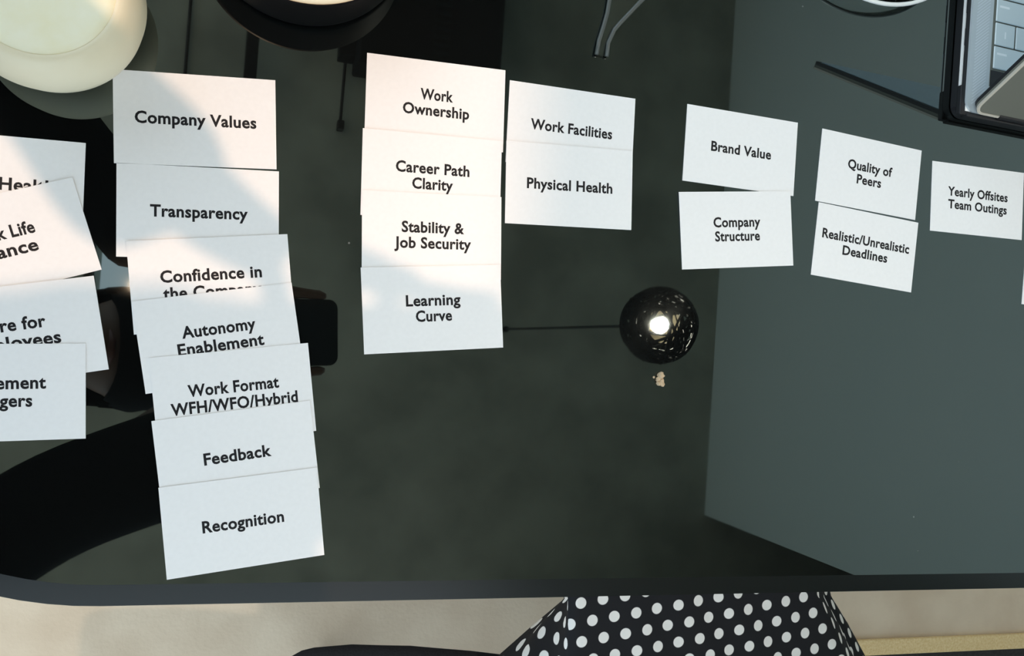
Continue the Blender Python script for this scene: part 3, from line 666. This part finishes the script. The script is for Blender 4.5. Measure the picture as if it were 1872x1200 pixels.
auto_smooth(obj('seat', b, 'seat_black', ch), 50)
b = bmesh.new(); box(b, -0.29, 0.24, -0.29, -0.23, 0.50, 0.90, 0.025, 3, Matrix.Translation((0, -0.015, 0))); auto_smooth(obj('backrest', b, 'seat_black', ch))
for sx in (-0.25, 0.20):
    b = bmesh.new(); box(b, sx - .014, sx + .014, -0.27, -0.245, 0.40, 0.56); obj('back_post', b, 'black_metal', ch)
for sx in (-0.24, 0.20):
    for sy in (-0.20, 0.06):
        b = bmesh.new(); box(b, sx - .015, sx + .015, sy - .015, sy + .015, 0, 0.426, .002); obj('leg', b, 'black_metal', ch)

sp2 = thing('person', 'seated person in a black skirt with white polka dots at the bottom edge', 'person', (0, 0, 0))
Hs = head_frame(Vector((0.455, -0.60, 1.285)), (0.03, 1, -0.15), (0, 0.15, 1))
C2 = {'pelvis': ((0.45, -0.60, 0.575), (0.14, 0.105)), 'waist': ((0.455, -0.62, 0.74), (0.115, 0.085)), 'chest': ((0.46, -0.63, 0.94), (0.135, 0.092)), 'neck': ((0.455, -0.625, 1.10), 0.050), 'head': ((0.455, -0.612, 1.21), 0.052),
      'sh_l': ((0.31, -0.63, 1.02), 0.046), 'el_l': ((0.235, -0.60, 0.78), 0.036), 'wr_l': ((0.335, -0.46, 0.665), 0.024), 'pa_l': ((0.365, -0.415, 0.650), (0.034, 0.014)),
      'sh_r': ((0.61, -0.63, 1.02), 0.046), 'el_r': ((0.69, -0.60, 0.78), 0.036), 'wr_r': ((0.585, -0.46, 0.665), 0.024), 'pa_r': ((0.555, -0.415, 0.650), (0.034, 0.014)),
      'th_l': ((0.365, -0.40, 0.535), 0.070), 'kn_l': ((0.350, -0.14, 0.500), 0.050), 'an_l': ((0.375, -0.09, 0.10), 0.034), 'to_l': ((0.372, 0.03, 0.03), 0.028),
      'th_r': ((0.525, -0.40, 0.535), 0.070), 'kn_r': ((0.470, -0.14, 0.500), 0.050), 'an_r': ((0.465, -0.09, 0.10), 0.034), 'to_r': ((0.468, 0.03, 0.03), 0.028)}
E2 = [('pelvis', 'waist'), ('waist', 'chest'), ('chest', 'neck'), ('neck', 'head')]
for s in ('l', 'r'): E2 += [('chest', 'sh_' + s), ('sh_' + s, 'el_' + s), ('el_' + s, 'wr_' + s), ('wr_' + s, 'pa_' + s), ('pelvis', 'th_' + s), ('th_' + s, 'kn_' + s), ('kn_' + s, 'an_' + s), ('an_' + s, 'to_' + s)]
fg = []
for s, px_, sgn in (('l', 0.365, 1), ('r', 0.555, -1)):
    for k, ln in enumerate((0.066, 0.074, 0.070, 0.055)):
        o_ = (k - 1.5) * 0.016 * sgn; x0 = px_ + o_ + 0.004 * sgn; sl_ = (0.18 - 0.10 * k) * sgn * -1 * 0.3
        fg.append(finger([(x0, -0.400, 0.652), (x0 + sl_ * ln * .5, -0.400 + ln * .5, 0.654), (x0 + sl_ * ln, -0.400 + ln, 0.640)], 0.0082, 0.0062))
    fg.append(finger([(px_ + 0.020 * sgn, -0.440, 0.655), (px_ + 0.045 * sgn, -0.420, 0.652), (px_ + 0.055 * sgn, -0.395, 0.642)], 0.0095, 0.0072))
link_mesh('body', merged([skin_mesh(C2, E2, 'pelvis'), head_bm(Hs)] + fg, 0.0045, 2), 'skin', sp2)
face_parts(Hs, sp2); obj('hair', hair_bm(Hs, 0.16), 'hair', sp2, True)

# skirt: a smooth lap panel between two creases, the sides spreading down on to the seat
cl = [(.262, -.100, .560), (.2701, -.2067, .570), (.2729, -.2323, .570), (.2745, -.2555, .570), (.285, -.40, .610), (.31, -.52, .660), (.335, -.61, .720)]
ol = [(.285, -.125, .470), (.3079, -.2354, .470), (.2731, -.2636, .470), (.2419, -.2902, .470), (.135, -.40, .472), (.13, -.55, .472), (.18, -.72, .475)]
cr_ = [(.500, -.100, .560), (.5212, -.2089, .570), (.5381, -.2349, .570), (.5555, -.2663, .570), (.600, -.40, .610), (.590, -.52, .660), (.575, -.61, .720)]
orr = [(.575, -.125, .470), (.6128, -.2380, .470), (.6381, -.2699, .470), (.6634, -.3064, .470), (.735, -.42, .472), (.745, -.55, .472), (.70, -.72, .475)]
def resample(P, n):
    P = [Vector(p) for p in P]; out = []
    # parameter shared by all four rails: one station per segment, evenly split
    for i in range(len(P) - 1):
        for k in range(n): out.append(P[i].lerp(P[i + 1], k / n))
    return out + [P[-1]]
NS = 6
RL = [resample(q, NS) for q in (ol, cl, cr_, orr)]
b = bmesh.new(); uvl = b.loops.layers.uv.new('cloth')
grid = []; uvs = []
for j in range(len(RL[0])):
    o_l, c_l, c_r, o_r = (q[j] for q in RL)
    row = []; uv = []
    mid = (c_l + c_r) / 2
    nS = 12
    for k in range(nS):                                   # left side, from the seat up to the crease
        t = k / nS; p = o_l.lerp(c_l, t)
        p += Vector((0.004 * math.sin(t * 9 + 1), 0, 0.004 * math.sin(t * math.pi) * math.sin(j * .4))) * math.sin(t * math.pi)
        row.append(p); uv.append((c_l.x - (c_l - o_l).length * (1 - t) * 0.80 - 0.006, p.y * 1.0))
    nT = 24
    for k in range(nT + 1):
        t = k / nT; p = c_l.lerp(c_r, t)
        p.z += 0.0035 * math.sin(t * math.pi) + 0.0012 * math.sin(t * 31 + p.y * 25) * math.sin(t * math.pi)
        row.append(p); uv.append((p.x, p.y))
    for k in range(1, nS + 1):                            # right side with two narrow folds
        t = k / nS; p = c_r.lerp(o_r, t)
        p.z += 0.010 * math.sin(t * math.pi * 3) * math.sin(t * math.pi)
        row.append(p); uv.append((c_r.x + (o_r - c_r).length * t * 1.15, p.y))
    grid.append([b.verts.new(p) for p in row]); uvs.append(uv)
# the front of the skirt hanging from the knees
fr_rows = []
for d in (0.03, 0.10, 0.20):
    row = []
    for p in [v.co.copy() for v in grid[0]]:
        row.append(Vector((p.x, -0.095 + 0.02 * d, max(0.24, p.z - d - (0.0 if p.z > 0.53 else -0.02)))))
    fr_rows.append(row)
pre = [[b.verts.new(p) for p in r_] for r_ in reversed(fr_rows)]
preuv = [[(u, v + d) for u, v in uvs[0]] for d in (0.20, 0.10, 0.03)]
grid = pre + grid; uvs = preuv + uvs
for j in range(len(grid) - 1):
    for k in range(len(grid[0]) - 1):
        f = b.faces.new((grid[j][k], grid[j][k + 1], grid[j + 1][k + 1], grid[j + 1][k]))
        for lp_, (a_, c_) in zip(f.loops, ((j, k), (j, k + 1), (j + 1, k + 1), (j + 1, k))): lp_[uvl].uv = uvs[a_][c_]
bmesh.ops.recalc_face_normals(b, faces=b.faces[:])
sk = obj('skirt', b, 'polka', sp2, True)
so = sk.modifiers.new('thick', 'SOLIDIFY'); so.thickness = 0.0015
bd = {'waist0': ((0.45, -0.605, 0.66), (0.150, 0.118)), 'waist': ((0.455, -0.62, 0.76), (0.126, 0.096)), 'chest': ((0.46, -0.63, 0.94), (0.147, 0.104)), 'nk': ((0.457, -0.63, 1.045), (0.075, 0.06)),
      'sh_l': ((0.31, -0.63, 1.02), 0.057), 'sl_l': ((0.277, -0.617, 0.915), 0.053), 'sh_r': ((0.61, -0.63, 1.02), 0.057), 'sl_r': ((0.645, -0.617, 0.915), 0.053)}
bme = skin_mesh(bd, [('waist0', 'waist'), ('waist', 'chest'), ('chest', 'nk'), ('chest', 'sh_l'), ('sh_l', 'sl_l'), ('chest', 'sh_r'), ('sh_r', 'sl_r')], 'waist0')
ul = bme.uv_layers.new(name='cloth')
for p in bme.polygons:
    for li in p.loop_indices:
        co = bme.vertices[bme.loops[li].vertex_index].co; ul.data[li].uv = (co.x, co.z)
link_mesh('bodice', bme, 'polka', sp2)
for s in ('l', 'r'):
    a_, t_ = Vector(C2['an_' + s][0]), Vector(C2['to_' + s][0])
    b = bmesh.new(); tube(b, [a_ + Vector((0, -0.045, -0.055)), a_ + Vector((0, -0.02, -0.050)), a_.lerp(t_, .5) + Vector((0, 0, -.015)), t_ + Vector((0, .02, .006)), t_ + Vector((0, .05, .002))], [0.026, 0.042, 0.043, 0.036, 0.016], 14)
    for v in b.verts: v.co.z = max(v.co.z, 0.0)
    obj('shoe', b, 'black_gloss', sp2, True)
